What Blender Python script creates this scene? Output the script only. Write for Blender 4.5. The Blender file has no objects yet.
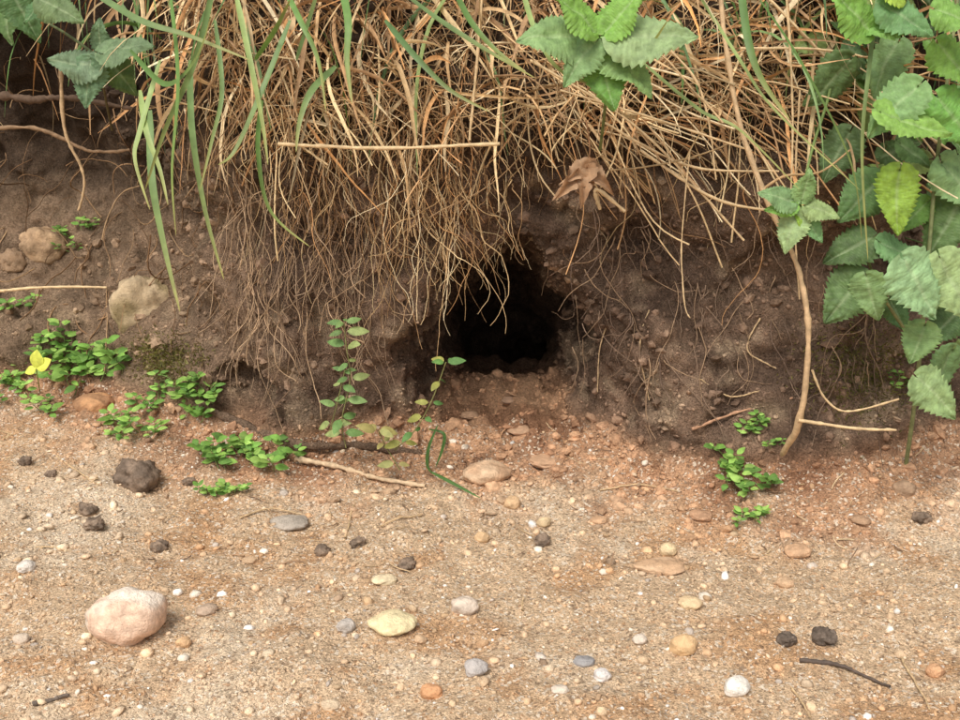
import bpy, bmesh, math, random
import numpy as np
from mathutils import Vector
from mathutils.bvhtree import BVHTree
rng=np.random.default_rng(7); random.seed(7)
D=bpy.data; S=bpy.context.scene
# ---------------------------------------------------------------- noise
def _h(ix,iy,iz,seed):
    h=(ix.astype(np.uint32)*np.uint32(374761393))^(iy.astype(np.uint32)*np.uint32(668265263))^(iz.astype(np.uint32)*np.uint32(2147483647))
    h=h+np.uint32((seed*974634777)&0xffffffff)
    h=(h^(h>>np.uint32(13)))*np.uint32(1274126177)
    h=(h^(h>>np.uint32(15)))*np.uint32(2246822519)
    h=h^(h>>np.uint32(16))
    return h.astype(np.float64)/4294967295.0*2-1
def noise(x,y,z,seed=0):
    x,y,z=np.broadcast_arrays(np.asarray(x,float),np.asarray(y,float),np.asarray(z,float))
    ix=np.floor(x).astype(np.int64);iy=np.floor(y).astype(np.int64);iz=np.floor(z).astype(np.int64)
    fx=x-ix;fy=y-iy;fz=z-iz
    fx=fx*fx*(3-2*fx);fy=fy*fy*(3-2*fy);fz=fz*fz*(3-2*fz)
    r=0
    for a in (0,1):
        wa=fx if a else 1-fx
        for b in (0,1):
            wb=fy if b else 1-fy
            for c in (0,1):
                wc=fz if c else 1-fz
                r=r+wa*wb*wc*_h(ix+a,iy+b,iz+c,seed)
    return r
def cell(x,y,z,seed=0):
    ix=np.floor(x).astype(np.int64);iy=np.floor(y).astype(np.int64);iz=np.floor(z).astype(np.int64)
    best=np.full(x.shape,9.)
    for a in (-1,0,1):
        for b in (-1,0,1):
            for c in (-1,0,1):
                jx,jy,jz=ix+a,iy+b,iz+c
                dx=jx+.5+.5*_h(jx,jy,jz,seed)-x;dy=jy+.5+.5*_h(jx,jy,jz,seed+1)-y;dz=jz+.5+.5*_h(jx,jy,jz,seed+2)-z
                best=np.minimum(best,dx*dx+dy*dy+dz*dz)
    return np.sqrt(best)
def fbm(x,y,z,s,o=3,seed=0):
    r=0;a=1
    for i in range(o):
        r=r+a*noise(x/s+i*7.3,y/s+i*3.1,z/s,seed+i); s=s*0.5; a*=0.5
    return r
def sst(a,b,x):
    t=np.clip((x-a)/(b-a),0,1); return t*t*(3-2*t)
# ---------------------------------------------------------------- terrain fields
Bx=[-40,-3,-.8,-.62,-.48,-.36,-.24,-.12,.03,.15,.25,.36,.46,.56,.7,1,3,40]
By=[.4,.3,.2,.17,.10,.03,-.01,.0,.02,-.02,-.07,-.10,-.11,-.09,-.05,.02,.2,.3]
pz=[-1,0,.05,.10,.15,.2,.25,.3,.34,.38,.45,.52,.6,.7,.85,1.2,3]
pmid=[0,0,.03,.045,.055,.062,.066,.06,.045,.025,.01,.02,.05,.12,.25,.6,2.5]
prig=[-.06,-.03,.0,.02,.035,.045,.07,.09,.085,.07,.065,.07,.10,.16,.28,.6,2.5]
plef=[-.05,0,.04,.075,.1,.125,.15,.175,.185,.18,.16,.16,.18,.22,.3,.65,2.5]
pfar=[-.05,-.02,.03,.06,.09,.12,.15,.18,.2,.215,.23,.25,.28,.33,.42,.8,2.6]
def gs(x,z,cx_,cz_,sx,sz): return np.exp(-((x-cx_)/sx)**2-((z-cz_)/sz)**2)
def Ff(x,z):
    x=np.asarray(x,float);z=np.asarray(z,float)
    B=np.interp(x,Bx,By)
    m=np.interp(z,pz,pmid);r=np.interp(z,pz,prig);l=np.interp(z,pz,plef);f=np.interp(z,pz,pfar)
    wl=1-sst(-.46,-.3,x); wr=sst(.12,.26,x)*(1-sst(.46,.6,x)); wf=sst(.46,.6,x)
    wm=np.clip(1-wl-wr-wf,0,1)
    y=B+m*wm+r*wr+l*wl+f*wf
    y=y+0.026*noise(x/.13,z/.11,0,11)+0.018*noise(x/.055,z/.05,0,12)
    y=y-.045*gs(x,z,.25,.15,.07,.10)+.035*gs(x,z,.38,.24,.06,.07)-.03*gs(x,z,-.25,.19,.07,.09)+.03*gs(x,z,-.38,.15,.05,.05)+.03*gs(x,z,.18,.3,.06,.05)
    return y
def Gf(x,y):
    x=np.asarray(x,float);y=np.asarray(y,float)
    B=np.interp(x,Bx,By)
    g=0.012*noise(x/.3,y/.25,0,21)+0.008*noise(x/.1,y/.08,0,22)
    g=g*1.0+0.03*sst(-.18,.02,y-B)
    rec=np.exp(-((x-.04)/.13)**2)
    g=g-0.034*rec*sst(-.15,-.02,y)
    g=g+rec*0.020*np.exp(-((y-.22)/.1)**2)
    lump=.014*np.abs(noise(x/.035,y/.035,0,23))+.016*noise(x/.07,y/.06,0,24)+.008*noise(x/.025,y/.025,0,25)
    g=g+rec*sst(-.17,-.02,y)*lump
    g=g+.022*np.exp(-((x-.05)/.09)**2-((y-.02)/.06)**2)+.014*np.exp(-((x+.02)/.07)**2-((y+.08)/.05)**2)
    g=g-0.45*sst(.38,.9,y)*rec*(y<1.6)
    return g
def Tf(x,y): return .86+.03*noise(x/.4,y/.4,0,31)+0.0*x
def axis(lo,hi,step,outs):
    c=list(np.arange(lo,hi+1e-6,step))
    s=step;p=c[-1]
    while p<outs[1]: s*=1.28;p+=s;c.append(p)
    s=step;p=c[0]
    while p>outs[0]: s*=1.28;p-=s;c.insert(0,p)
    return np.array(c)
gx=axis(-.78,.78,.0048,(-45,45)); gy=axis(-.60,.36,.0048,(-45,45)); gz=axis(-.05,.52,.0052,(-.9,1.6))
X=gx[:,None,None];Y=gy[None,:,None];Z=gz[None,None,:]
bank=(Y-Ff(gx[:,None],gz[None,:])[:,None,:])*.85
def smin(a,b,k):
    h=np.clip(.5+.5*(b-a)/k,0,1); return b*(1-h)+a*h-k*h*(1-h)
bank=np.minimum(bank,(Tf(gx[:,None],gy[None,:])[:,:,None]-Z))
# burrow
ty=[-.4,-.1,0,.06,.12,.2,.3,.5,.8,1.0,1.05,60]
cx=np.interp(gy,ty,[.01,.015,.022,.028,.035,.04,.042,.05,.12,.16,.16,.16])
cz=np.interp(gy,ty,[.08,.08,.10,.115,.12,.12,.11,.03,-.22,-.36,-.36,-.36])
rx=np.interp(gy,ty,[.175,.170,.160,.145,.126,.110,.098,.085,.08,.05,.005,.001])
rz=np.interp(gy,ty,[.18,.18,.184,.178,.168,.150,.13,.10,.09,.05,.005,.001])
q=np.sqrt(((X-cx[None,:,None])/rx[None,:,None])**2+((Z-cz[None,:,None])/rz[None,:,None])**2)-1
q=q*np.minimum(rx,rz)[None,:,None]
q=q+0.018*noise(gx[:,None]/.05,gz[None,:]/.05,0,41)[:,None,:]
bank=smin(bank,q,.02)
q2=(np.sqrt(((X+.33)/.06)**2+((Y-.03)/.09)**2+((Z-.085)/.045)**2)-1)*.05
bank=smin(bank,q2,.02)
grd=Gf(gx[:,None],gy[None,:])[:,:,None]-Z
f=-smin(-bank,-grd,.015)
f=f.astype(np.float32)
del bank,grd,q,q2
# surface nets
s=f>0
nx,ny,nz=f.shape
cnt=np.zeros((nx-1,ny-1,nz-1),np.int8)
for a in (0,1):
    for b in (0,1):
        for c in (0,1):
            cnt+=s[a:nx-1+a,b:ny-1+b,c:nz-1+c]
act=(cnt>0)&(cnt<8)
I=np.argwhere(act)
idm=-np.ones(act.shape,np.int32); idm[act]=np.arange(len(I))
pos=np.zeros((len(I),3));n=np.zeros(len(I))
for ax in range(3):
    o=[k for k in range(3) if k!=ax]
    for b in (0,1):
        for c in (0,1):
            A=I.copy();A[:,o[0]]+=b;A[:,o[1]]+=c
            Bq=A.copy();Bq[:,ax]+=1
            fa=f[A[:,0],A[:,1],A[:,2]];fb=f[Bq[:,0],Bq[:,1],Bq[:,2]]
            m=(fa>0)!=(fb>0)
            t=np.where(m,fa/np.where(m,fa-fb,1),0)
            p=A.astype(float);p[:,ax]+=t
            pos[m]+=p[m];n[m]+=1
pos/=n[:,None]
V=np.stack([np.interp(pos[:,k],np.arange(len(g)),g) for k,g in enumerate((gx,gy,gz))],1)
quads=[]
for ax in range(3):
    o=[(ax+1)%3,(ax+2)%3]
    sl0=[slice(None)]*3;sl1=[slice(None)]*3
    sl0[ax]=slice(0,-1);sl1[ax]=slice(1,None)
    s0=s[tuple(sl0)];s1=s[tuple(sl1)]
    E=np.argwhere(s0!=s1)
    ok=(E[:,o[0]]>0)&(E[:,o[1]]>0)&(E[:,o[0]]<f.shape[o[0]]-1)&(E[:,o[1]]<f.shape[o[1]]-1)
    E=E[ok]
    def cid(d0,d1):
        C=E.copy();C[:,o[0]]+=d0;C[:,o[1]]+=d1
        return idm[C[:,0],C[:,1],C[:,2]]
    Q=np.stack([cid(-1,-1),cid(0,-1),cid(0,0),cid(-1,0)],1)
    pos_s=s[E[:,0],E[:,1],E[:,2]]
    Q[~pos_s]=Q[~pos_s][:,::-1]
    quads.append(Q)
quads=np.concatenate(quads)
def vnormals(V,Q):
    nrm=np.cross(V[Q[:,2]]-V[Q[:,0]],V[Q[:,3]]-V[Q[:,1]])
    N=np.zeros_like(V)
    for k in range(4):
        for c in range(3): N[:,c]+=np.bincount(Q[:,k],nrm[:,c],len(V))
    return N/(np.linalg.norm(N,axis=1)[:,None]+1e-12)
N=vnormals(V,quads)
x,y,z=V.T
Bv=np.interp(x,Bx,By)
hg=z-Gf(x,y)
bk=sst(.008,.05,hg)
apron=(1-bk)*sst(-.13,-.01,y-Bv)
near=(np.abs(x)<1.5)&(y>-1.3)&(y<1.3)
wx=x+.010*noise(x/.02,y/.02,z/.02,90);wy=y+.010*noise(x/.02,y/.02,z/.02,91);wz=z+.010*noise(x/.02,y/.02,z/.02,92)
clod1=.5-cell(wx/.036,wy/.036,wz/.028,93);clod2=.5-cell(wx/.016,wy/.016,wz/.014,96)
patch=sst(-.3,.5,noise(x/.09,y/.09,z/.09,99))
rid=1-np.abs(noise(x/.03,y/.03,z/.03,51))*2
d=bk*(0.012*fbm(x,y,z,.06,3,52)+0.004*rid+(.3+.7*patch)*(.020*clod1+.008*clod2)+0.002*noise(x/.010,y/.010,z/.010,55))
d+=(1-bk)*(0.004*fbm(x,y,z,.045,2,57)+0.0024*noise(x/.014,y/.014,z/.014,58)+patch*.0075*np.maximum(clod2,-.1)+.0015)
d+=apron*(0.006*noise(x/.022,y/.022,z/.022,61)+.014*clod1+.006*clod2)
V=V+N*(d*near)[:,None]
N=vnormals(V,quads)
# ---------------------------------------------------------------- terrain colours
def C(r,g,b): return np.array([((c/255+.055)/1.055)**2.4 if c>10 else c/255/12.92 for c in (r,g,b)])
def mixc(a,b,t): return a*(1-t)[:,None]+b*t[:,None]
x,y,z=V.T
one=np.ones(len(V))
sand=C(214,184,150)*one[:,None]
sand=mixc(sand,C(228,204,174)*one[:,None],sst(-.2,.8,fbm(x,y,0*x,.12,3,70)))
sand=mixc(sand,C(198,154,112)*one[:,None],sst(.0,.8,fbm(x,y,0*x,.07,3,73))*.75)
ap=mixc(C(198,156,122)*one[:,None],C(160,120,92)*one[:,None],sst(-.4,.6,fbm(x,y,z,.06,3,76)))
soil=mixc(C(146,120,100)*one[:,None],C(106,86,72)*one[:,None],sst(-.5,.6,fbm(x,y,z,.08,3,79)))
soil=mixc(soil,C(176,152,126)*one[:,None],sst(.1,.9,fbm(x,y,z,.035,3,83))*.8)
soil=mixc(soil,C(170,144,116)*one[:,None],(1-sst(-.5,-.2,x))*.5)
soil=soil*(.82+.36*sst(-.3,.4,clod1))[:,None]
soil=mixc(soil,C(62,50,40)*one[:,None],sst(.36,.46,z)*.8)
soil=mixc(soil,C(60,48,40)*one[:,None],(1-sst(-.46,-.38,x))*sst(.26,.36,z)*.75)  # damp soil plus overhang shade, both put into the upper-left colour
dirt=sst(-.17,-.02,y-Bv+.06*noise(x/.05,y/.05,0,84))
col=mixc(sand,ap,dirt)
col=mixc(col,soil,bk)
tun=sst(.18,.38,y)*(np.abs(x-.05)<.16)*(z<.31)  # burrow shade put into the soil colour, darker further in
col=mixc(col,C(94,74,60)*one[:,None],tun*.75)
def makemesh(name,V,F,col=None,mat=None,smooth=True):
    me=D.meshes.new(name);k=F.shape[1]
    me.vertices.add(len(V));me.vertices.foreach_set('co',np.ascontiguousarray(V,np.float32).ravel())
    me.loops.add(F.size);me.loops.foreach_set('vertex_index',np.ascontiguousarray(F,np.int32).ravel())
    me.polygons.add(len(F));me.polygons.foreach_set('loop_start',np.arange(0,F.size,k,dtype=np.int32))
    me.polygons.foreach_set('loop_total',np.full(len(F),k,np.int32))
    me.polygons.foreach_set('use_smooth',np.full(len(F),smooth,bool))
    me.update(calc_edges=True)
    if col is not None:
        a=me.attributes.new('Col','FLOAT_COLOR','POINT')
        cc=np.ones((len(V),4),np.float32);cc[:,:3]=col
        a.data.foreach_set('color',cc.ravel())
    ob=D.objects.new(name,me);S.collection.objects.link(ob)
    if mat: me.materials.append(mat)
    return ob
# ---------------------------------------------------------------- materials
class NT:
    def __init__(s,name):
        s.m=D.materials.new(name);s.m.use_nodes=True;s.t=s.m.node_tree;s.n=s.t.nodes;s.l=s.t.links
        s.b=s.n['Principled BSDF'];s.out=s.n['Material Output']
        s.tc=s.n.new('ShaderNodeTexCoord')
        s.at=s.n.new('ShaderNodeAttribute');s.at.attribute_name='Col'
    def noise(s,scale,detail=4,rough=.6):
        k=s.n.new('ShaderNodeTexNoise');k.inputs['Scale'].default_value=scale;k.inputs['Detail'].default_value=detail;k.inputs['Roughness'].default_value=rough
        s.l.new(s.tc.outputs['Object'],k.inputs['Vector']);return k.outputs['Fac']
    def vor(s,scale,out='Color'):
        k=s.n.new('ShaderNodeTexVoronoi');k.inputs['Scale'].default_value=scale
        s.l.new(s.tc.outputs['Object'],k.inputs['Vector']);return k.outputs[out]
    def map(s,v,a,b,c,d):
        k=s.n.new('ShaderNodeMapRange');s.l.new(v,k.inputs[0])
        for i,q in enumerate((a,b,c,d)): k.inputs[i+1].default_value=q
        return k.outputs[0]
    def mix(s,f,a,b,mode='MIX'):
        k=s.n.new('ShaderNodeMix');k.data_type='RGBA';k.blend_type=mode
        for i,q in ((0,f),(6,a),(7,b)):
            if isinstance(q,(int,float)): k.inputs[i].default_value=q
            elif isinstance(q,(tuple,list,np.ndarray)): k.inputs[i].default_value=(*[float(t) for t in q],1)
            else: s.l.new(q,k.inputs[i])
        return k.outputs[2]
    def scale(s,c,f):
        k=s.n.new('ShaderNodeVectorMath');k.operation='SCALE';s.l.new(c,k.inputs[0]);s.l.new(f,k.inputs['Scale']);return k.outputs[0]
    def bump(s,h,dist,st=1,prev=None):
        k=s.n.new('ShaderNodeBump');k.inputs['Distance'].default_value=dist;k.inputs['Strength'].default_value=st
        s.l.new(h,k.inputs['Height'])
        if prev: s.l.new(prev,k.inputs['Normal'])
        return k.outputs[0]
    def fin(s,col,rough=.9,nrm=None,spec=.2):
        s.l.new(col,s.b.inputs['Base Color']);s.b.inputs['Roughness'].default_value=rough
        s.b.inputs['Specular IOR Level'].default_value=spec
        if nrm: s.l.new(nrm,s.b.inputs['Normal'])
        return s.m
def m_sand():
    t=NT('sandy_soil')
    c=t.scale(t.at.outputs['Color'],t.map(t.noise(60,4,.7),.3,.7,.8,1.18))
    c=t.scale(c,t.map(t.noise(420,2,.7),.3,.7,.62,1.34))
    vc=t.vor(330); sep=t.n.new('ShaderNodeSeparateColor');t.l.new(vc,sep.inputs[0])
    c=t.mix(t.map(sep.outputs[0],.84,.9,0,.75),c,C(240,224,202))
    c=t.mix(t.map(sep.outputs[1],.86,.92,0,.6),c,C(122,98,78))
    c=t.mix(t.map(sep.outputs[2],.93,.96,0,.45),c,C(200,140,92))
    b=t.bump(t.noise(110,4,.7),.007)
    b=t.bump(t.noise(450,2,.7),.003,1,b)
    return t.fin(c,.92,b)
def m_bank():
    t=NT('bank_soil')
    c=t.scale(t.at.outputs['Color'],t.map(t.noise(45,5,.7),.3,.7,.68,1.28))
    c=t.scale(c,t.map(t.noise(300,2,.7),.3,.7,.68,1.3))
    b=t.bump(t.noise(80,6,.74),.012)
    b=t.bump(t.noise(360,2,.75),.004,1,b)
    return t.fin(c,.95,b,.12)
def m_vc(name,rough=.8,spec=.25,nscale=80,amp=.2,bump=.0,trans=0.0):
    t=NT(name)
    c=t.scale(t.at.outputs['Color'],t.map(t.noise(nscale,3,.6),.3,.7,1-amp,1+amp))
    nr=t.bump(t.noise(nscale*3,3,.7),bump) if bump else None
    m=t.fin(c,rough,nr,spec)
    if trans:
        tr=t.n.new('ShaderNodeBsdfTranslucent');t.l.new(t.mix(1.0,c,(1.0,1.08,.6),'MULTIPLY'),tr.inputs[0])
        mx=t.n.new('ShaderNodeMixShader');mx.inputs[0].default_value=trans
        t.l.new(t.b.outputs[0],mx.inputs[1]);t.l.new(tr.outputs[0],mx.inputs[2]);t.l.new(mx.outputs[0],t.out.inputs[0])
    return m
M_sand=m_sand();M_bank=m_bank()
M_stone=m_vc('stone',.8,.25,110,.25,.0022);M_clod=m_vc('clod',.95,.1,160,.35,.0018)
M_straw=m_vc('dry_straw',.7,.3,120,.25);M_root=m_vc('root_fibre',.85,.15,150,.3)
M_leaf=m_vc('leaf',.6,.3,100,.28,.0009,.2);M_grass=m_vc('grass_blade',.5,.4,60,.16,0,.3)
fb=(bk[quads].mean(1)>.35)|((y[quads].mean(1)>.1)&(np.abs(x[quads].mean(1)-.05)<.2))
def sub(Q,name,mat):
    u,inv=np.unique(Q,return_inverse=True)
    return makemesh(name,V[u],inv.reshape(Q.shape),col[u],mat)
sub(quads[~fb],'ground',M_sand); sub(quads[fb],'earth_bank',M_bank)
loc=(np.abs(V[quads[:,0],0])<1.2)&(V[quads[:,0],1]>-1)&(V[quads[:,0],1]<1.3)
bvh=BVHTree.FromPolygons(V.tolist(),quads[loc].tolist())
# ---------------------------------------------------------------- camera
cam=D.cameras.new('camera');co=D.objects.new('camera',cam);S.collection.objects.link(co);S.camera=co
CP=np.array([0,-1.45,.62]);pitch=math.radians(18);co.location=CP
co.rotation_euler=(math.radians(90)-pitch,0,0)
cam.sensor_width=36;cam.lens=18/math.tan(math.radians(22.5));cam.clip_start=.02;cam.clip_end=200
FPX=480/math.tan(math.radians(22.5))
def ray(px,py):
    a=(px-480)/FPX;b=-(py-360)/FPX
    return np.array([a,math.cos(pitch)+b*math.sin(pitch),-math.sin(pitch)+b*math.cos(pitch)])
def hit(px,py,off=0):
    d=ray(px,py);d/=np.linalg.norm(d)
    h=bvh.ray_cast(Vector(CP),Vector(d))
    if h[0] is None: return CP+d*1.6,np.array([0,-1,0.])
    return np.array(h[0])+np.array(h[1])*off,np.array(h[1])
def W(px,py,yp):
    d=ray(px,py);return CP+d*((yp-CP[1])/d[1])
def unit(v): 
    v=np.asarray(v,float);return v/(np.linalg.norm(v,axis=-1,keepdims=True)+1e-12)
# ---------------------------------------------------------------- builders
class Acc:
    def __init__(s): s.v=[];s.f=[];s.c=[];s.n=0
    def add(s,v,f,c):
        s.v.append(v);s.f.append(f+s.n);s.n+=len(v)
        c=np.asarray(c,float); s.c.append(np.broadcast_to(c,(len(v),3)) if c.ndim==1 else c)
    def build(s,name,mat): return makemesh(name,np.concatenate(s.v),np.concatenate(s.f),np.concatenate(s.c),mat)
def tubes(acc,P,R,col,sides=4):
    P=np.asarray(P,float);Sx,Nn,_=P.shape
    T=unit(np.gradient(P,axis=1));ref=unit(rng.normal(size=(Sx,1,3)))
    U=unit(np.cross(T,ref));Vv=np.cross(T,U)
    a=np.arange(sides)/sides*2*np.pi
    R=np.broadcast_to(R,(Sx,Nn))
    v=P[:,:,None,:]+R[:,:,None,None]*(np.cos(a)[None,None,:,None]*U[:,:,None,:]+np.sin(a)[None,None,:,None]*Vv[:,:,None,:])
    idx=np.arange(Sx*Nn*sides).reshape(Sx,Nn,sides)
    n2=np.roll(idx,-1,2)
    fq=np.stack([idx[:,:-1],n2[:,:-1],n2[:,1:],idx[:,1:]],-1).reshape(-1,4)
    col=np.asarray(col,float)
    if col.ndim==1: col=np.broadcast_to(col,(Sx,3))
    acc.add(v.reshape(-1,3),fq,np.repeat(col,Nn*sides,0))
def ribbons(acc,P,Wd,nrm,col,fold=.35,tipcol=None):
    P=np.asarray(P,float);Sx,Nn,_=P.shape
    T=unit(np.gradient(P,axis=1));U=unit(np.cross(T,nrm));Nm=np.cross(U,T)
    Wd=np.broadcast_to(Wd,(Sx,Nn))[:,:,None]
    v=np.stack([P-U*Wd,P-Nm*Wd*fold,P+U*Wd],2)
    idx=np.arange(Sx*Nn*3).reshape(Sx,Nn,3)
    fq=np.stack([idx[:,:-1,:-1],idx[:,:-1,1:],idx[:,1:,1:],idx[:,1:,:-1]],-1).reshape(-1,4)
    col=np.asarray(col,float)
    if col.ndim==1: col=np.broadcast_to(col,(Sx,3))
    c=np.repeat(col[:,None,:],Nn,1)
    if tipcol is not None:
        t=(np.linspace(0,1,Nn)**3)[None,:,None];c=c*(1-t)+np.asarray(tipcol)*t
    acc.add(v.reshape(-1,3),fq,np.repeat(c.reshape(-1,3),3,0))
def grow(st,dr,L,Nn,grav,wander,clamp=.004):
    Sx=len(st);P=[st];d=unit(dr);p=st.copy();w=rng.normal(size=(Sx,3))
    L=np.broadcast_to(L,(Sx,));grav=np.broadcast_to(grav,(Sx,))
    for i in range(Nn-1):
        w=w*.7+rng.normal(size=(Sx,3))*.7
        d=unit(d+w*wander+np.array([0,0,-1.])*grav[:,None])
        p=p+d*(L/(Nn-1))[:,None]
        if clamp is not None:
            lim=Ff(p[:,0],p[:,2])-clamp
            p[:,1]=np.minimum(p[:,1],lim)
        P.append(p.copy())
    return np.stack(P,1)
def smooth(pts,n):
    pts=np.asarray(pts,float);m=len(pts)
    t=np.linspace(0,m-1,n);out=[]
    for u in t:
        i=min(int(u),m-2);f_=u-i
        p0=pts[max(i-1,0)];p1=pts[i];p2=pts[i+1];p3=pts[min(i+2,m-1)]
        out.append(.5*((2*p1)+(-p0+p2)*f_+(2*p0-5*p1+4*p2-p3)*f_**2+(-p0+3*p1-3*p2+p3)*f_**3))
    return np.array(out)
def pal(cols,n,var=.12):
    cols=np.array([C(*c) for c in cols]);k=rng.integers(0,len(cols),n)
    return cols[k]*(1+rng.normal(size=(n,1))*var).clip(.5,1.5)
def leaf(acc,base,d,nrm,L,Wd,col,teeth=0,nt=10,ns=5,fold=.25,droop=.25,vein=None,heart=False,wave=0):
    d=unit(d);nrm=unit(nrm-d*np.dot(nrm,d));sd=np.cross(d,nrm)
    t=np.linspace(0,1,nt);s_=np.linspace(-1,1,ns)
    if heart:
        w=np.sin(np.pi*np.clip(t,0,1)**.58)**.78*(1-.2*t); w[0]=.04
    else: w=np.sin(np.pi*t**.8)**.8
    w=np.maximum(w,.02)
    wt=np.ones_like(t)
    if teeth:
        ph=(t*teeth)%1; wt=1.05-.20*ph
    T_,S_=np.meshgrid(t,s_,indexing='ij')
    edge=np.abs(S_)**5
    ww=w[:,None]*(1+(wt[:,None]-1)*edge)
    back=0
    if heart: back=-.14*np.abs(S_)**1.5*(1-T_)**3
    if teeth: back=back+.015*edge
    zz=fold*Wd*.25*np.abs(S_)*w[:,None]
    if vein is not None:
        vph=(T_-.42*np.abs(S_)**1.2*w[:,None])*7.5+.15*S_
        vv=np.abs((vph%1)-.5)*2
        vv=np.clip((vv-.76)/.24,0,1)*(np.abs(S_)<.9)
        mid=np.clip(1-np.abs(S_)*8,0,1)
        r1=rng.uniform(0,50)
        zz=zz-Wd*.022*np.maximum(vv,mid)+Wd*.05*noise(T_*4+r1,S_*2,0*T_,5)+Wd*.02*noise(T_*12+r1,S_*5,0*T_,6)
        vm=np.maximum(vv*.5,mid)
    zz=zz-droop*L*T_**2 -.14*Wd*np.abs(S_)**3*w[:,None]
    if wave: zz=zz+wave*Wd*np.sin(T_*9+S_*2)*S_
    bend=.08*L*rng.normal()*T_**2
    P=base+d*((T_+back)*L)[...,None]+sd*(S_*ww*Wd*.5+bend)[...,None]+nrm*zz[...,None]
    idx=np.arange(nt*ns).reshape(nt,ns)
    fq=np.stack([idx[:-1,:-1],idx[:-1,1:],idx[1:,1:],idx[1:,:-1]],-1).reshape(-1,4)
    c=np.broadcast_to(col,(nt*ns,3)).copy()
    if vein is not None:
        k=vm.reshape(-1,1)*.28;c=c*(1-k)+np.asarray(vein)*k
    acc.add(P.reshape(-1,3),fq,c)
def line(acc,pts,r0,r1,col,n=24,sides=6,wob=0):
    P=smooth(pts,n);R=np.linspace(r0,r1,n)
    if wob:
        P=P+np.cumsum(rng.normal(size=P.shape),0)*wob*.3; R=R*(1+.18*rng.normal(size=n)).clip(.6,1.7)
    tubes(acc,P[None],R[None],col,sides)
def ico(sub):
    bm=bmesh.new();bmesh.ops.create_icosphere(bm,subdivisions=sub,radius=1)
    v=np.array([q.co[:] for q in bm.verts]);f_=np.array([[q.index for q in k.verts] for k in bm.faces]);bm.free();return v,f_
def rockshape(v,seed,amp=.28,s_=1.1):
    nn=noise(v[:,0]/s_+seed*9.1,v[:,1]/s_,v[:,2]/s_,seed)+.5*noise(v[:,0]/s_*2.3+seed,v[:,1]/s_*2.3,v[:,2]/s_*2.3,seed+5)
    return v*(1+amp*nn)[:,None]
def rotm(n):
    qn=unit(rng.normal(size=(n,4)));w,a,b,c=qn.T
    return np.stack([1-2*(b*b+c*c),2*(a*b-c*w),2*(a*c+b*w),2*(a*b+c*w),1-2*(a*a+c*c),2*(b*c-a*w),2*(a*c-b*w),2*(b*c+a*w),1-2*(a*a+b*b)],1).reshape(-1,3,3)
def scatter(name,P,size,cols,mat,sub=1,amp=.3,flat=.7,smooth=True):
    bv,bf=ico(sub);n_=len(P);R=rotm(n_)
    sc=size[:,None]*(1+rng.normal(size=(n_,3))*.3).clip(.45,1.7)
    var=[rockshape(bv,i+1,amp) for i in range(12)]
    if sub>2: var=[v+bv*(.35*(.5-cell(bv[:,0]*2.2+i,bv[:,1]*2.2,bv[:,2]*2.2,i+7))+.08*noise(bv[:,0]*6,bv[:,1]*6,bv[:,2]*6,i))[:,None] for i,v in enumerate(var)]
    k=rng.integers(0,12,n_)
    vb=np.array(var)[k]*sc[:,None,:]
    vb=np.einsum('nij,nvj->nvi',R,vb);vb[:,:,2]*=flat
    vb+=P[:,None,:]
    F=(bf[None]+(np.arange(n_)*len(bv))[:,None,None]).reshape(-1,3)
    return makemesh(name,vb.reshape(-1,3),F,np.repeat(cols,len(bv),0),mat,smooth)
# ---------------------------------------------------------------- gravel, clods
gi=np.where((bk<.15)&(np.abs(x)<1.1)&(y>-.95)&(y<.06))[0]
n_=25000
k=rng.choice(gi,n_);sz=.0007+.0009*rng.pareto(2.6,n_).clip(0,5.5)
P=V[k]+np.stack([rng.uniform(-.004,.004,n_),rng.uniform(-.004,.004,n_),sz*.15],1)
cg=pal([(226,204,174),(240,226,206),(196,164,128),(214,188,158),(214,172,132),(188,174,160),(248,240,230),(218,188,152),(170,144,118)],n_)
own=rng.random(n_)<.70;cg[own]=col[k][own]*(1.04+rng.normal(size=(own.sum(),1))*.13).clip(.6,1.4)
scatter('gravel',P,sz,cg,M_stone,1,.36)
ci=np.where((bk>.3)&(np.abs(x)<1.0)&(y<.3)&(z<.48))[0]
n_=10000;k=rng.choice(ci,n_);sz=.0009+.0013*rng.pareto(2.2,n_).clip(0,4.5)
scatter('crumbled_soil',V[k]+N[k]*sz[:,None]*.1,sz,col[k]*(1.08+rng.normal(size=(n_,1))*.16).clip(.6,1.7),M_clod,1,.55,.9,False)
ai=np.where((bk<.5)&(dirt>.25)&(np.abs(x)<.9)&(y<.32)&(y>-.3))[0]
n_=4800;k=rng.choice(ai,n_);sz=.0008+.0013*rng.pareto(2.1,n_).clip(0,5)
scatter('soil_crumbs',V[k],sz,col[k]*(1.04+rng.normal(size=(n_,1))*.16).clip(.6,1.5),M_clod,1,.55,.8,False)
# spoil: larger excavated clods spilling from the mouth
si=np.where((bk<.5)&(np.abs(x-.04)<.17)&(y>-.13)&(y<.30))[0];n_=130;k=rng.choice(si,n_)
sz=.003+.0032*rng.pareto(2.4,n_).clip(0,2.6)
scatter('spoil_clods',V[k]-np.array([0,0,1])*sz[:,None]*.25,sz,col[k]*(1.12+rng.normal(size=(n_,1))*.12).clip(.7,1.5),M_clod,3,.4,.75)
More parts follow.
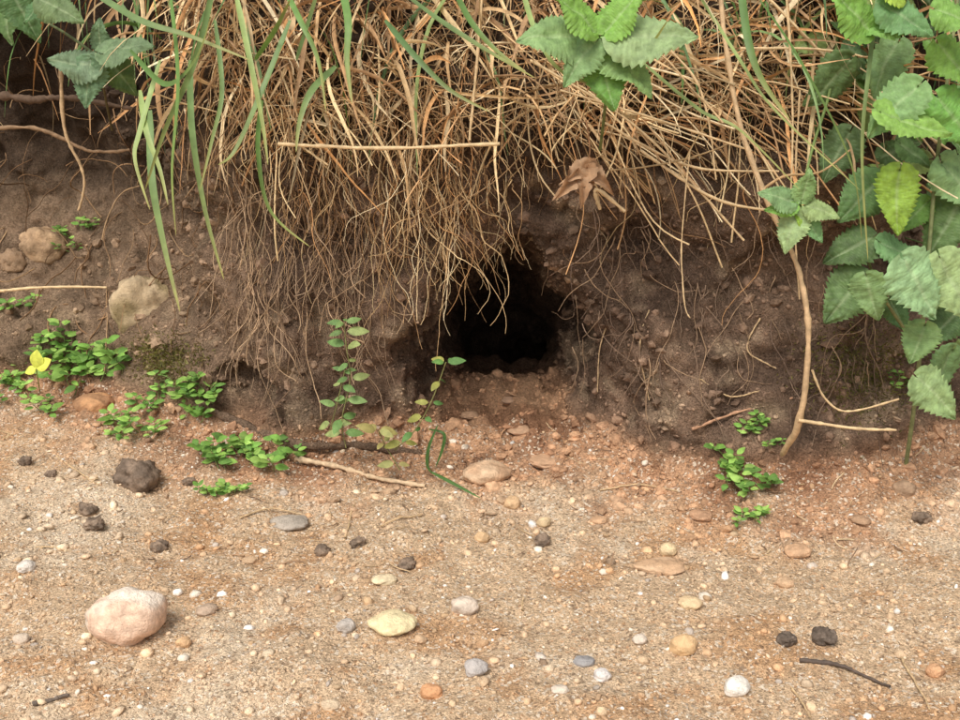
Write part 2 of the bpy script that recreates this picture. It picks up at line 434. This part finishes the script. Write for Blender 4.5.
# ---------------------------------------------------------------- individual stones
cntr=[0]
def stone(name,px,py,wp,hp,colr,mat=M_stone,amp=.16,emb=.25,sub=4,col2=None,up=False):
    p,nn=hit(px,py+hp*(.3 if not up else 0))
    dist=np.linalg.norm(p-CP);s_=dist/FPX*.5
    bv,bf=ico(sub);cntr[0]+=1;sd=cntr[0]
    v=rockshape(bv,sd,amp,1.2);v=v+bv*(.07*noise(bv[:,0]*5,bv[:,1]*5,bv[:,2]*5,sd+3)+(.34*(.5-cell(bv[:,0]*2.2+sd,bv[:,1]*2.2,bv[:,2]*2.2,sd+7)) if amp>.3 else 0)+(.12*noise(bv[:,0]*9,bv[:,1]*9,bv[:,2]*9,sd+4) if amp>.4 else 0))[:,None]
    a=wp*s_
    if up: hz=hp*s_;dep=a*.6;o=p+np.array([0,dep*.35,0])
    else:
        hz=min(hp*s_*1.05,a*.75);dep=a*.85
        if hp<wp*.62: hz=hp*s_*.75;dep=a*.8
        o=p+np.array([0,dep*.35,hz*(1-2*emb)])
    v=v*np.array([a,dep,hz])/np.abs(v).max(0)
    an=rng.normal()*.25;v=v@np.array([[math.cos(an),math.sin(an),0],[-math.sin(an),math.cos(an),0],[0,0,1]])
    c=np.broadcast_to(C(*colr),(len(v),3)).copy()
    if col2 is not None:
        m=sst(-.1,.25,noise(bv[:,0]*1.4+sd,bv[:,1]*1.4,bv[:,2]*1.4,sd));c=mixc(c,np.broadcast_to(C(*col2),c.shape),m)
    makemesh(name,v+o,bf,c,mat)
for q_ in [(125,620,80,52,(226,192,166),(234,218,200)),(395,624,56,26,(232,214,170),None),(486,471,54,32,(212,180,148),(196,160,128)),
 (685,646,30,24,(216,180,136),None),(690,603,26,14,(222,194,154),None),(475,669,26,18,(186,178,172),None),(432,692,24,20,(210,158,116),None),
 (738,688,28,20,(232,224,212),None),(668,550,20,14,(222,196,156),None),(384,580,26,12,(228,208,172),None),(482,538,16,12,(208,174,134),None),
 (785,583,18,12,(202,168,134),None),(345,626,22,20,(184,174,164),None),(585,662,24,12,(156,152,150),None),(660,568,50,14,(214,180,146),(200,164,130)),
 (465,607,28,20,(208,190,172),None),(936,671,18,16,(206,160,122),None),(602,676,18,14,(222,214,208),None),(25,568,18,12,(220,210,198),None),
 (184,640,18,22,(206,168,128),None),(512,503,18,12,(204,170,132),None),(544,523,16,12,(208,182,144),None),(800,550,30,18,(200,162,128),None),
 (290,523,44,14,(172,160,146),None),(205,610,24,14,(184,160,138),None),(560,690,18,10,(218,202,184),None),(640,640,16,10,(222,206,188),None),
 (20,640,16,10,(206,188,168),None),(545,460,40,16,(196,158,126),None),(420,640,14,9,(208,176,142),None),(330,705,20,10,(212,188,158),None),
 (250,560,16,9,(204,172,138),None),(600,520,20,10,(196,158,124),None),(700,515,26,14,(180,142,112),None),(860,520,22,12,(168,136,108),None),(905,490,24,16,(164,136,110),None),
 (520,430,26,14,(190,154,124),None),(470,415,20,12,(174,140,112),None),(510,400,18,10,(164,132,108),None)]:
    stone('pebble' if q_[2]<40 else 'stone',*q_[:5],col2=q_[5],amp=.24)
stone('stone',41,248,50,40,(180,150,118),col2=(154,128,100),up=True,amp=.32)
stone('stone',147,306,78,88,(188,166,134),col2=(150,132,98),amp=.36,up=True)
stone('stone',92,402,46,28,(200,152,110),emb=.3,col2=(172,130,96))
stone('stone',10,262,30,26,(152,126,100),up=True,amp=.34)
for q_ in [(135,476,46,36),(86,510,22,18),(93,524,24,18),(160,546,20,18),(322,551,18,14),(541,541,20,14),(25,461,16,14),
           (358,543,18,14),(922,517,20,18),(408,565,22,14),(50,474,12,9),(190,482,16,10)]:
    stone('soil_clod',*q_,(118,102,88),mat=M_clod,amp=.5,emb=.25,sub=4,col2=(146,126,108))
for q_ in [(788,641,24,18),(826,638,28,22)]:
    stone('dropping',*q_,(100,88,78),mat=M_clod,amp=.5,emb=.2,sub=4,col2=(124,110,98))
acc=Acc();li=np.where((bk<.3)&(np.abs(x)<.8)&(y>-.3)&(y<.06))[0];n_=190;k=rng.choice(li,n_)
P=grow(V[k]+np.array([0,0,.003]),np.stack([rng.normal(size=n_),rng.normal(size=n_)*.7,rng.normal(size=n_)*.08],1),rng.uniform(.006,.03,n_),7,0,.12,None)
tubes(acc,P,rng.uniform(.0003,.0008,n_)[:,None],pal([(196,168,130),(150,120,92),(120,96,76),(214,190,150)],n_),4)
acc.build('straw_litter',M_straw)
# ---------------------------------------------------------------- hanging roots and thatch
SC=[(216,188,144),(200,168,124),(232,210,170),(180,144,104),(194,160,116),(156,124,90),(224,198,152),(200,152,104)]
DK=[(136,106,78),(110,86,64),(156,124,92),(168,138,104)]
def lipstart(n,x0,x1,z0,z1,off=.004):
    xx=rng.uniform(x0,x1,n);zz=rng.uniform(z0,z1,n)
    return np.stack([xx,Ff(xx,zz)-off,zz],1)
acc=Acc()
def roots(n_,x0,x1,z0,z1,l0,l1,g0=.12,g1=.5,wan=.3,N_=14,r0=.0005,r1=.0011,cols=SC+DK,sx=.7):
    st=lipstart(n_,x0,x1,z0,z1)
    dr=np.stack([rng.normal(0,sx,n_),-rng.uniform(.2,1.1,n_),rng.normal(.05,.5,n_)],1)
    P=grow(st,dr,rng.uniform(l0,l1,n_),N_,rng.uniform(g0,g1,n_),wan,.003)
    tubes(acc,P,np.linspace(1,.4,N_)[None]*rng.uniform(r0,r1,n_)[:,None],pal(cols,n_,.2),3)
roots(780,-.40,.06,.46,.64,.06,.15)
roots(340,.06,.46,.48,.64,.06,.14)
roots(140,-.34,.10,.40,.48,.04,.12,.3,.6,.34,18)
roots(60,.08,.40,.41,.48,.03,.09,.2,.5,.34,16)
roots(72,-.125,-.03,.37,.45,.16,.27,.4,.6,.3,26,.0006,.0012,SC,.3)
roots(22,-.03,.05,.37,.44,.08,.18,.4,.6,.32,22,.0006,.0012,SC,.4)
roots(40,-.28,-.12,.36,.43,.08,.18,.4,.6,.3,22,.0005,.001,SC,.4)
roots(8,.15,.4,.38,.46,.1,.2,.3,.6,.28,22,.0007,.0014,SC,.5)
acc.build('hanging_roots',M_root)
acc=Acc()
n_=230;st=lipstart(n_,-.34,-.12,.2,.4,.002)
P=grow(st,np.stack([rng.normal(0,.3,n_),0*st[:,0],-np.ones(n_)],1),rng.uniform(.05,.17,n_),16,.25,.22,.012)
tubes(acc,P,rng.uniform(.0003,.0008,n_)[:,None],pal([(166,140,114),(190,160,128),(136,112,90)],n_),3)
n_=120;st=lipstart(n_,.12,.5,.14,.38,.002)
P=grow(st,np.stack([rng.normal(0,.35,n_),0*st[:,0],-np.ones(n_)],1),rng.uniform(.03,.14,n_),16,.16,.2,.011)
tubes(acc,P,np.linspace(1,.4,16)[None]*rng.uniform(.0004,.0012,n_)[:,None],pal([(146,122,102),(166,138,110),(116,96,82)],n_),3)
n_=90;st=lipstart(n_,-.8,-.36,.15,.5,.002)
P=grow(st,rng.normal(size=(n_,3)),rng.uniform(.04,.18,n_),16,.12,.22,.008)
tubes(acc,P,rng.uniform(.0004,.0013,n_)[:,None],pal(DK,n_),3)
n_=45;xx=rng.uniform(-.08,.16,n_);zz=rng.uniform(.27,.34,n_);st=np.stack([xx,Ff(xx,zz)+.02,zz],1)
P=grow(st,np.stack([rng.normal(0,.6,n_),-rng.uniform(0,.5,n_),-np.ones(n_)],1),rng.uniform(.02,.08,n_),16,.4,.32,None)
tubes(acc,P,np.linspace(1,.4,16)[None]*rng.uniform(.0004,.001,n_)[:,None],pal(DK+SC[:3],n_),3)
acc.build('fine_roots',M_root)
acc=Acc()
def straws(n_,x0,x1,z0,z1,dx,dy,dz,l0,l1,g0,g1,w0,w1,wan=.09,cols=SC,flat=True):
    st=lipstart(n_,x0,x1,z0,z1,.01)
    dr=np.stack([rng.normal(dx[0],dx[1],n_),-rng.uniform(*dy,n_),rng.normal(dz[0],dz[1],n_)],1)
    P=grow(st,dr,rng.uniform(l0,l1,n_),12,rng.uniform(g0,g1,n_),wan,.006)
    if flat: ribbons(acc,P,np.sin(np.linspace(.5,3.0,12))[None]*rng.uniform(w0,w1,n_)[:,None],unit(rng.normal(size=(n_,1,3))),pal(cols,n_,.2))
    else: tubes(acc,P,rng.uniform(w0,w1,n_)[:,None],pal(cols,n_,.2),4)
straws(300,-.42,.10,.48,.72,(0,.8),(.1,.8),(-.05,.6),.07,.20,.05,.25,.0010,.0034,cols=SC+[(206,156,104)])
straws(240,.05,.48,.48,.72,(.3,.9),(.1,.8),(.0,.5),.08,.24,.0,.10,.0008,.0026,cols=SC+[(206,156,104)])
straws(140,.0,.40,.44,.56,(1.0,.6),(.1,.5),(-.15,.3),.10,.26,.02,.06,.0006,.0014,.07,SC,False)
straws(60,-.3,.2,.44,.52,(.3,1),(.1,.6),(-.1,.3),.08,.2,.03,.1,.0006,.0014,.07,SC,False)
straws(540,-.85,.95,.58,.85,(0,.7),(.2,1),(.5,.6),.12,.30,.1,.35,.001,.0036,.1,SC+[(206,150,94),(150,116,80)])
acc.build('dry_grass',M_straw)
# ---------------------------------------------------------------- individual dry stems
def stem(name,pts,yp,r0,r1,colr,n=40,wob=0,mat=M_straw):
    a=Acc();yy=np.broadcast_to(yp,(len(pts),)) if np.ndim(yp)==0 else yp
    line(a,[W(p[0],p[1],q) for p,q in zip(pts,yy)],r0,r1,C(*colr),n,7,wob);return a.build(name,mat)
stem('dry_stem',[(718,-30),(725,40),(738,120),(762,190),(790,250),(803,300),(806,360),(797,420),(780,455)],[-.1,-.12,-.14,-.15,-.16,-.17,-.17,-.16,-.12],.0024,.0040,(200,170,132),60,.0010)
stem('dry_stem',[(762,190),(785,176),(820,172),(850,150)],[-.15,-.15,-.14,-.13],.0018,.001,(186,152,110))
for pts,yp,r0,r1 in [([(278,144),(380,148),(500,144)],-.13,.0024,.002),([(484,-20),(478,60),(470,140)],-.1,.0018,.0015),([(798,420),(850,428),(896,430)],-.17,.0022,.0016),
  ([(812,370),(826,400),(850,412),(900,400)],-.15,.0014,.0012),([(800,90),(795,200),(800,300)],-.1,.0012,.001),([(770,0),(860,90),(950,150)],-.08,.0016,.0014),
  ([(830,20),(900,110),(960,190)],-.06,.0014,.0012),([(640,150),(720,200),(800,212)],-.12,.0018,.0014),([(600,120),(690,165),(780,170)],-.11,.0016,.0012),
  ([(530,60),(640,130),(745,240)],-.12,.0016,.0012),([(0,291),(50,287),(106,287)],[.1,.08,.08],.0022,.0014),([(560,90),(660,120),(750,150)],-.12,.0014,.0012),
  ([(690,150),(682,240),(684,300),(690,318)],-.13,.001,.0007),([(600,210),(596,190),(625,212)],-.12,.0022,.0018),([(660,40),(700,90),(716,180)],-.11,.0016,.001),
  ([(740,48),(820,50),(880,60)],-.1,.0014,.001),([(787,0),(792,100),(790,220)],-.12,.0014,.0011)]:
    stem('straw',pts,yp,r0,r1,(214,186,144),30,.0005)
stem('root',[(60,60),(66,130),(84,175),(78,210)],.08,.0026,.0016,(186,158,122),40,.0008,M_root)
stem('root',[(-20,92),(30,100),(70,98),(130,110)],.12,.006,.003,(94,76,62),40,.0016,M_root)
stem('root',[(-20,130),(40,128),(90,150),(130,148)],.12,.003,.002,(140,114,88),40,.0014,M_root)
def gstem(name,pts,r0,r1,colr,off=.003,mat=M_root,wob=.0009):
    a=Acc();line(a,[hit(px,py,off)[0] for px,py in pts],r0,r1,C(*colr),36,6,wob);return a.build(name,mat)
gstem('twig',[(296,462),(340,472),(380,482),(424,488)],.0042,.0026,(196,170,138),.007)
gstem('twig',[(800,663),(835,668),(862,678),(890,690)],.0024,.0011,(94,82,74))
gstem('twig',[(34,706),(52,702),(70,698)],.0026,.0014,(110,98,88),wob=.0007)
gstem('twig',[(692,428),(740,412),(792,398)],.0022,.0013,(176,136,108))
gstem('root',[(200,405),(250,428),(300,442),(360,446),(420,452)],.007,.005,(140,116,96),.002,M_bank,.0016)
gstem('twig',[(498,466),(508,452),(500,436),(528,412)],.0015,.0009,(196,154,118))
for pts in [[(900,660),(915,685),(932,718)],[(792,690),(800,704),(808,722)],[(345,540),(352,510),(366,486)],[(57,458),(75,470),(98,486)],[(522,612),(524,600),(526,590)],
   [(380,528),(400,520),(422,516)],[(600,492),(640,486),(680,492)],[(240,520),(270,512),(300,520)],[(700,380),(730,396),(760,392)],[(620,300),(604,340),(600,390)],[(650,310),(640,350),(648,400)],[(760,318),(748,350),(776,370)]]:
    gstem('straw',pts,.0012,.0008,(196,168,130))
# ---------------------------------------------------------------- green grass
acc=Acc()
def blade(pts,yp,w,colr,n=26):
    yy=np.broadcast_to(yp,(len(pts),)) if np.ndim(yp)==0 else yp
    P=smooth([W(p[0],p[1],q) for p,q in zip(pts,yy)],n)
    t=np.linspace(0,1,n);wd=w*np.minimum(1,(1-t)**.6*1.25+.03)*np.minimum(1,.5+t*4)
    ribbons(acc,P[None],wd[None],unit(np.array([rng.normal()*.5,-1,.5]))[None,None],C(*colr)*rng.uniform(.8,1.15),.3,C(176,166,100))
G1=(126,154,98);G2=(108,144,78);G3=(154,174,110);G4=(98,130,80)
for pts,w,g in [([(215,-20),(195,60),(165,130),(145,190)],3.5,G1),([(190,60),(192,130),(205,210),(224,280)],3.5,G1),([(160,60),(140,130),(135,160),(150,210)],3,G3),
  ([(150,110),(152,180),(165,250),(180,312)],4,G1),([(170,-10),(178,80),(172,170),(176,236)],3,G2),([(235,-10),(250,60),(262,120),(268,165)],3,G3),
  ([(262,100),(258,150),(270,210),(310,247)],3,G2),([(290,20),(262,90),(235,150),(218,165)],3,G1),([(336,66),(312,90),(300,120),(296,152)],3.5,G1),
  ([(280,-20),(300,20),(318,60),(326,112)],3,G2),([(400,-10),(440,20),(490,52),(535,78)],3.5,G1),([(385,20),(415,56),(450,90),(490,112)],3,G4),
  ([(520,-20),(535,30),(560,70),(610,90)],3,G3),([(740,-20),(748,40),(762,80),(790,120)],4,G2),([(590,90),(615,78),(640,60),(668,20)],3,G3),
  ([(90,-10),(140,20),(190,36),(250,60)],3.5,G1),([(130,50),(165,84),(195,60),(212,14)],3,G2),([(215,20),(222,90),(212,140),(200,190)],2.5,G1),
  ([(340,-20),(348,20),(347,60),(352,104)],4,G2),([(296,60),(312,10),(326,-40)],4,G1),([(450,-20),(470,20),(496,50),(526,72)],3.5,G2),([(640,60),(700,110),(740,130),(800,190)],2.5,G3),
  ([(690,-20),(740,60),(775,110),(860,190)],2,G3),([(760,0),(800,60),(850,160),(862,240)],2,G2),([(880,-20),(870,60),(862,150),(868,260)],2.5,G1),([(255,60),(275,30),(290,0)],3,G2),([(140,90),(146,130),(160,170),(168,205)],3,(160,180,116))]:
    yb=-.15-rng.uniform(0,.05);blade(pts,[yb+.05]+[yb-.02*i for i in range(len(pts)-1)],w*.00105,g)
n_=130;st=lipstart(n_,-.6,.95,.54,.85,.0)
dr=np.stack([rng.normal(0,.7,n_),-rng.uniform(.3,1,n_),rng.normal(.5,.5,n_)],1)
P=grow(st,dr,rng.uniform(.12,.34,n_),14,rng.uniform(.12,.35,n_),.05,.01)
ribbons(acc,P,np.sin(np.linspace(.6,3.05,14))[None]*rng.uniform(.0014,.003,n_)[:,None],unit(rng.normal(size=(n_,1,3))),pal([G1,G2,G3,G4],n_))
n_=4000;xx=rng.uniform(-2.5,2.5,n_);yy=rng.uniform(.45,2.6,n_)
st=np.stack([xx,yy,np.minimum(Tf(xx,yy)-.01,.3+yy*1.2)],1)
P=grow(st,np.stack([rng.normal(0,.4,n_),rng.normal(0,.4,n_),np.ones(n_)],1),rng.uniform(.1,.3,n_),6,.1,.1,None)
ribbons(acc,P,np.linspace(1,.1,6)[None]*rng.uniform(.002,.004,n_)[:,None],unit(rng.normal(size=(n_,1,3))),pal([G1,G2,G4,(176,150,100)],n_))
for pts in [[(436,430),(428,450),(424,470),(432,482)],[(430,430),(440,440),(442,455),(432,475)],[(430,480),(450,488),(478,506)]]:
    P=smooth([hit(px,py,.012)[0] for px,py in pts],14);ribbons(acc,P[None],(np.sin(np.linspace(.3,3.,14))*.0022)[None],unit([0,-1,.3])[None,None],C(86,122,66))
acc.build('grass',M_grass)
# ---------------------------------------------------------------- nettles
NV=C(196,210,168)
def nleaf(a,b,t,yb,yt,colr,ratio=.78,lean=None,dr=.12):
    pb=W(b[0],b[1],yb);pt=W(t[0],t[1],yt);L=np.linalg.norm(pt-pb)
    nrm=np.array([rng.normal()*.28-.1,-.78,.66+.2*rng.normal()]) if lean is None else np.array(lean,float)
    leaf(a,pb,pt-pb,nrm,L,L*ratio*rng.uniform(1.0,1.18),C(*colr)*rng.uniform(.82,1.14)*np.array([rng.uniform(.9,1.15),1,rng.uniform(.85,1.05)]),teeth=int(rng.integers(11,15)),nt=81,ns=17,fold=rng.uniform(.1,.5),droop=dr*rng.uniform(.3,1.8),vein=NV,heart=True,wave=.05)
NB=(126,164,110);NG=(120,164,80);ND=(90,120,74);NY=(154,192,78);NL=(146,176,124)
a=Acc();j=(600,38);yb=-.22
for t,c,r in [((520,26),NL,.8),((558,80),NB,.8),((606,110),NG,.75),((658,88),NB,.8),((700,34),NL,.75),((562,-14),NG,.8),((640,-12),NG,.8)]:
    bq=(j[0]+(t[0]-j[0])*.12,j[1]+(t[1]-j[1])*.12);nleaf(a,bq,t,yb+rng.uniform(-.015,.015),yb-.012,c,r,lean=(rng.normal()*.3,-.8,.6))
    line(a,[W(*j,yb),W(*bq,yb)],.0012,.001,C(120,144,80),6,5)
line(a,[W(600,38,yb),W(606,90,-.17),W(600,150,-.1)],.0018,.0018,C(120,130,80),16,6)
a.build('nettle_plant',M_leaf)
a=Acc();j=(800,205)
for t,c,r in [((842,212),NL,.8),((812,170),NB,.75),((762,188),NB,.75),((766,214),NG,.6),((782,252),NL,.8),((820,244),NB,.7),((800,225),NY,.6)]:
    bq=(j[0]+(t[0]-j[0])*.14,j[1]+(t[1]-j[1])*.14);nleaf(a,bq,t,-.2+rng.uniform(-.008,.008),-.21,c,r)
line(a,[W(800,205,-.2),W(812,150,-.16),W(830,90,-.1),W(840,20,-.05)],.0015,.002,C(120,140,80),20,6)
a.build('nettle_plant',M_leaf)
a=Acc()
line(a,[W(905,470,-.1),W(915,400,-.14),W(925,300,-.16),W(935,180,-.15),W(950,60,-.12),W(960,-20,-.1)],.0028,.002,C(140,146,100),40,7)
line(a,[W(905,330,-.14),W(880,290,-.16),W(862,240,-.16),W(858,200,-.15)],.002,.0014,C(140,140,94),24,6)
for b,t,c,r,y0 in [((940,258),(972,326),NL,.72,-.22),((904,260),(942,318),NL,.85,-.235),((925,325),(912,364),NB,.95,-.2),((918,378),(964,414),NL,.8,-.22),((864,276),(824,322),ND,.9,-.18),((866,276),(876,322),NB,.8,-.19),
    ((880,112),(954,140),NG,.6,-.22),((918,86),(864,132),NB,.65,-.205),((900,170),(888,234),NY,.65,-.2),((880,178),(840,222),ND,.85,-.16),((872,238),(826,262),ND,.8,-.17),
    ((880,242),(926,262),NB,.7,-.18),((870,32),(838,-14),NG,.8,-.2),((882,6),(936,32),NB,.7,-.2),((935,10),(984,22),NG,.8,-.2),((938,44),(974,86),NG,.75,-.18),((903,-2),(876,-36),NY,.8,-.2),
    ((903,18),(852,34),NG,.7,-.19),((938,98),(980,150),NG,.8,-.18),((962,198),(928,260),ND,.8,-.15),((942,162),(982,214),NB,.75,-.15),((858,206),(902,174),ND,.8,-.13),((953,350),(928,402),NB,.7,-.12),
    ((898,42),(866,92),NB,.8,-.14),((850,60),(814,110),ND,.8,-.1),((850,132),(822,182),ND,.8,-.1),((928,202),(898,228),NG,.75,-.14),((948,288),(912,304),ND,.75,-.1),((960,310),(925,342),ND,.75,-.08),((890,300),(906,332),ND,.75,-.1)]:
    nleaf(a,b,t,y0,y0-.012,c,r)
    line(a,[W(*b,y0),W((b[0]*3+930)/4,(b[1]*4+20)/4,y0+.04)],.001,.001,C(140,152,94),8,5)
a.build('nettle_plant',M_leaf)
a=Acc()
for b,t,c,r,y0 in [((98,66),(46,62),(124,148,122),.85,-.04),((90,60),(84,108),(108,134,104),.85,-.04),((102,52),(148,36),(112,138,102),.9,-.05),((108,60),(136,92),ND,.8,-.02),((40,0),(84,18),(104,130,92),.7,-.04),((48,-5),(20,20),ND,.8,.0),((10,-10),(40,40),ND,.7,.03),((100,50),(96,20),(108,130,92),.8,-.03)]:
    nleaf(a,b,t,y0,y0-.01,c,r)
line(a,[W(100,58,-.02),W(60,30,.05),W(20,10,.12)],.0018,.0018,C(110,120,80),16,6)
line(a,[W(100,58,-.02),W(104,90,.06),W(112,130,.16)],.0018,.0018,C(110,100,70),16,6)
a.build('nettle_plant',M_leaf)
a=Acc()
for i in range(170):
    px=rng.uniform(815,1100);py=rng.uniform(-120,max(60,(px-785)*1.9))
    if i>145: px=rng.uniform(-60,30);py=rng.uniform(-60,20)
    p,nn=hit(px,max(py,2));p=p-np.array([0,rng.uniform(.01,.09),0])
    if py<2: p[2]+=rng.uniform(0,.12)
    an=rng.uniform(0,2*np.pi);d=np.array([math.cos(an),-.3,math.sin(an)*.8-.3]);L=rng.uniform(.025,.062)
    leaf(a,p,d,np.array([rng.normal()*.4,-.75,.7]),L,L*rng.uniform(.65,.85),pal([ND,(86,112,66),NG,(104,134,80),(134,154,86)],1,.2)[0],teeth=10,nt=41,ns=9,fold=.4,droop=.25,vein=NV,heart=True,wave=.05)
    line(a,[p,p+np.array([rng.normal()*.02,.05,.01])],.001,.001,C(100,120,70),5,4)
a.build('nettle_foliage',M_leaf)
a=Acc()
for b,t in [((586,168),(562,192)),((588,168),(608,186)),((586,170),(585,198)),((586,170),(572,178))]:
    pb=W(*b,-.15);pt=W(*t,-.17);L=np.linalg.norm(pt-pb)
    leaf(a,pb,pt-pb,np.array([0,-1,.2]),L,L*.75,C(178,144,112),teeth=6,nt=31,ns=9,fold=2.2,droop=.6,vein=C(140,106,76),heart=True,wave=.35)
line(a,[W(586,170,-.15),W(590,150,-.12),W(586,120,-.08)],.001,.001,C(150,110,76),8,5)
a.build('withered_leaf',M_straw)
# ---------------------------------------------------------------- chickweed
CG=[(136,174,82),(118,160,74),(156,190,98),(106,144,70)]
def sprig(a,px,py,h=.016,nodes=2,ls=.011,lean=(0,-.4)):
    p,nn=hit(px,py,.001)
    d=unit(np.array([lean[0]+rng.normal()*.5,lean[1]+rng.normal()*.3,.8]));h=h*rng.uniform(.6,1.4);top=p+d*h
    line(a,[p,p+d*h*.5+rng.normal(size=3)*.002,top],.0008,.0006,C(130,150,90),8,4)
    an=rng.uniform(0,6.28)
    for i in range(nodes):
        t=(i+1)/nodes;q=p+d*h*t;k=2 if t<1 else 4
        for j in range(k):
            aa=an+j*2*np.pi/k+rng.normal()*.2;ld=np.array([math.cos(aa),math.sin(aa),.2+.3*(t>=1)+rng.normal()*.15])
            L=ls*rng.uniform(.7,1.25)*(1.0 if j<2 else .7)
            leaf(a,q+unit(ld)*L*.25,ld,np.array([rng.normal()*.2,-.5,1.]),L,L*rng.uniform(.5,.7),pal(CG,1,.14)[0],nt=9,ns=5,fold=.5,droop=.25)
        an+=1.57
def clump(pts,rep=3,spread=9,**kw):
    a=Acc()
    for px,py in pts:
        for i in range(rep): sprig(a,px+rng.normal()*spread,py+rng.normal()*spread*.6,**kw)
    a.build('chickweed_plant',M_leaf)
clump([(70,238),(78,246),(84,232)],rep=3,ls=.012,spread=5)
clump([(12,312),(20,302)],rep=2,ls=.014,spread=6)
clump([(60,350),(80,362),(100,358),(60,372),(110,372),(90,376),(45,365),(70,388)],rep=3,ls=.022,h=.026)
clump([(10,390),(22,400),(45,408),(8,384)],rep=3,ls=.015)
clump([(125,425),(150,412),(150,436),(128,440),(165,400)],rep=3,ls=.015,h=.02,spread=7)
clump([(190,398),(205,392),(196,416),(182,386),(210,405)],rep=3,ls=.015,h=.02,spread=7)
clump([(212,455),(238,462),(262,460),(286,455),(228,468),(262,472)],rep=3,ls=.017,h=.02,spread=8)
clump([(212,494),(232,492)],rep=4,ls=.011,h=.01,spread=5)
clump([(733,466),(745,490),(726,486),(756,482),(740,472)],rep=2,ls=.017,h=.022,spread=7)
clump([(745,520),(757,518)],rep=3,ls=.010,h=.01,spread=4)
clump([(744,432),(756,426)],rep=3,ls=.011,h=.012,spread=4)
clump([(776,450),(898,388),(892,380)],rep=2,ls=.009,h=.01,spread=3)
def upright(pts,yp,ls,name='wild_seedling',n=7,cols=((130,158,96),(156,170,108),(112,144,84))):
    a=Acc();P=smooth([W(p[0],p[1],q) for p,q in zip(pts,yp)],40)
    tubes(a,P[None],.0008,C(140,140,90),5);an=0
    for i in range(n):
        q=P[int(6+33*i/(n-1))]
        for j in range(2 if i<n-1 else 4):
            aa=an+j*(np.pi if i<n-1 else np.pi/2);ld=np.array([math.cos(aa),math.sin(aa)*.6,.1])
            L=ls*rng.uniform(.6,1.25);leaf(a,q+unit(ld)*.003,ld+rng.normal(size=3)*.2,np.array([0,-.7,.7]),L,L*.5,pal(cols,1,.1)[0],nt=9,ns=5,fold=.4,droop=.3)
        an+=1.1
    a.build(name,M_leaf)
upright([(346,448),(342,420),(350,380),(346,345),(344,322)],[-.07,-.07,-.08,-.09,-.09],.022,n=8)
upright([(330,430),(338,400),(345,370)],[-.06,-.07,-.08],.018,n=4)
upright([(395,450),(415,430),(432,400),(446,362)],[-.08,-.09,-.1,-.11],.02,n=6,cols=((106,146,78),(94,132,72),(150,150,80)))
upright([(400,470),(385,445),(378,430)],[-.08,-.08,-.09],.022,n=3,cols=((170,160,100),(150,150,94)))
a=Acc()
for t in [(24,372),(48,360),(36,352)]:
    pb=W(36,368,.03);pt=W(*t,.025);L=np.linalg.norm(pt-pb);leaf(a,pb,pt-pb,np.array([0,-.8,.6]),L,L*.8,C(216,222,96),nt=12,ns=7,fold=.3)
p0,_=hit(40,392);line(a,[W(36,368,.03),p0],.0008,.0008,C(160,170,80),8,5)
a.build('yellow_leaf',M_leaf)
def moss(px,py,w,h,n):
    a=Acc();ps=[hit(px+rng.normal()*w*.4,py+rng.normal()*h*.4) for _ in range(n)]
    st=np.array([p for p,_ in ps]);dn=np.array([q for _,q in ps])
    P=grow(st,dn+rng.normal(size=st.shape)*.6,rng.uniform(.003,.009,n),4,0,.2,None)
    ribbons(a,P,np.array([1,.8,.5,.1])[None]*.0009,unit(rng.normal(size=(n,1,3))),pal([(124,118,58),(104,106,54),(142,134,76),(114,94,60)],n));a.build('moss',M_grass)
moss(168,362,46,30,1300);moss(860,372,70,60,1600);moss(150,345,26,20,250);moss(690,95,60,40,500)
# ---------------------------------------------------------------- light
w=D.worlds.new('World');S.world=w;w.use_nodes=True;nt=w.node_tree;bg=nt.nodes['Background']
sky=nt.nodes.new('ShaderNodeTexSky');sky.sky_type='NISHITA';sky.sun_disc=False
sd=unit([-.3,-.66,1.0]);sky.sun_elevation=math.asin(sd[2]);sky.sun_rotation=math.atan2(sd[0],sd[1])
sky.dust_density=4;sky.air_density=1.0
hs=nt.nodes.new('ShaderNodeHueSaturation');hs.inputs['Saturation'].default_value=.2
nt.links.new(sky.outputs[0],hs.inputs['Color']);nt.links.new(hs.outputs[0],bg.inputs[0]);bg.inputs[1].default_value=.15
sl=D.lights.new('sun','SUN');sl.energy=2.4;sl.angle=math.radians(24);sl.color=(1,.945,.86)
so=D.objects.new('sun',sl);S.collection.objects.link(so);so.rotation_euler=Vector(sd).to_track_quat('Z','Y').to_euler()
S.view_settings.view_transform='Standard';S.view_settings.look='None';S.view_settings.exposure=0
print('verts',len(V),len(quads))
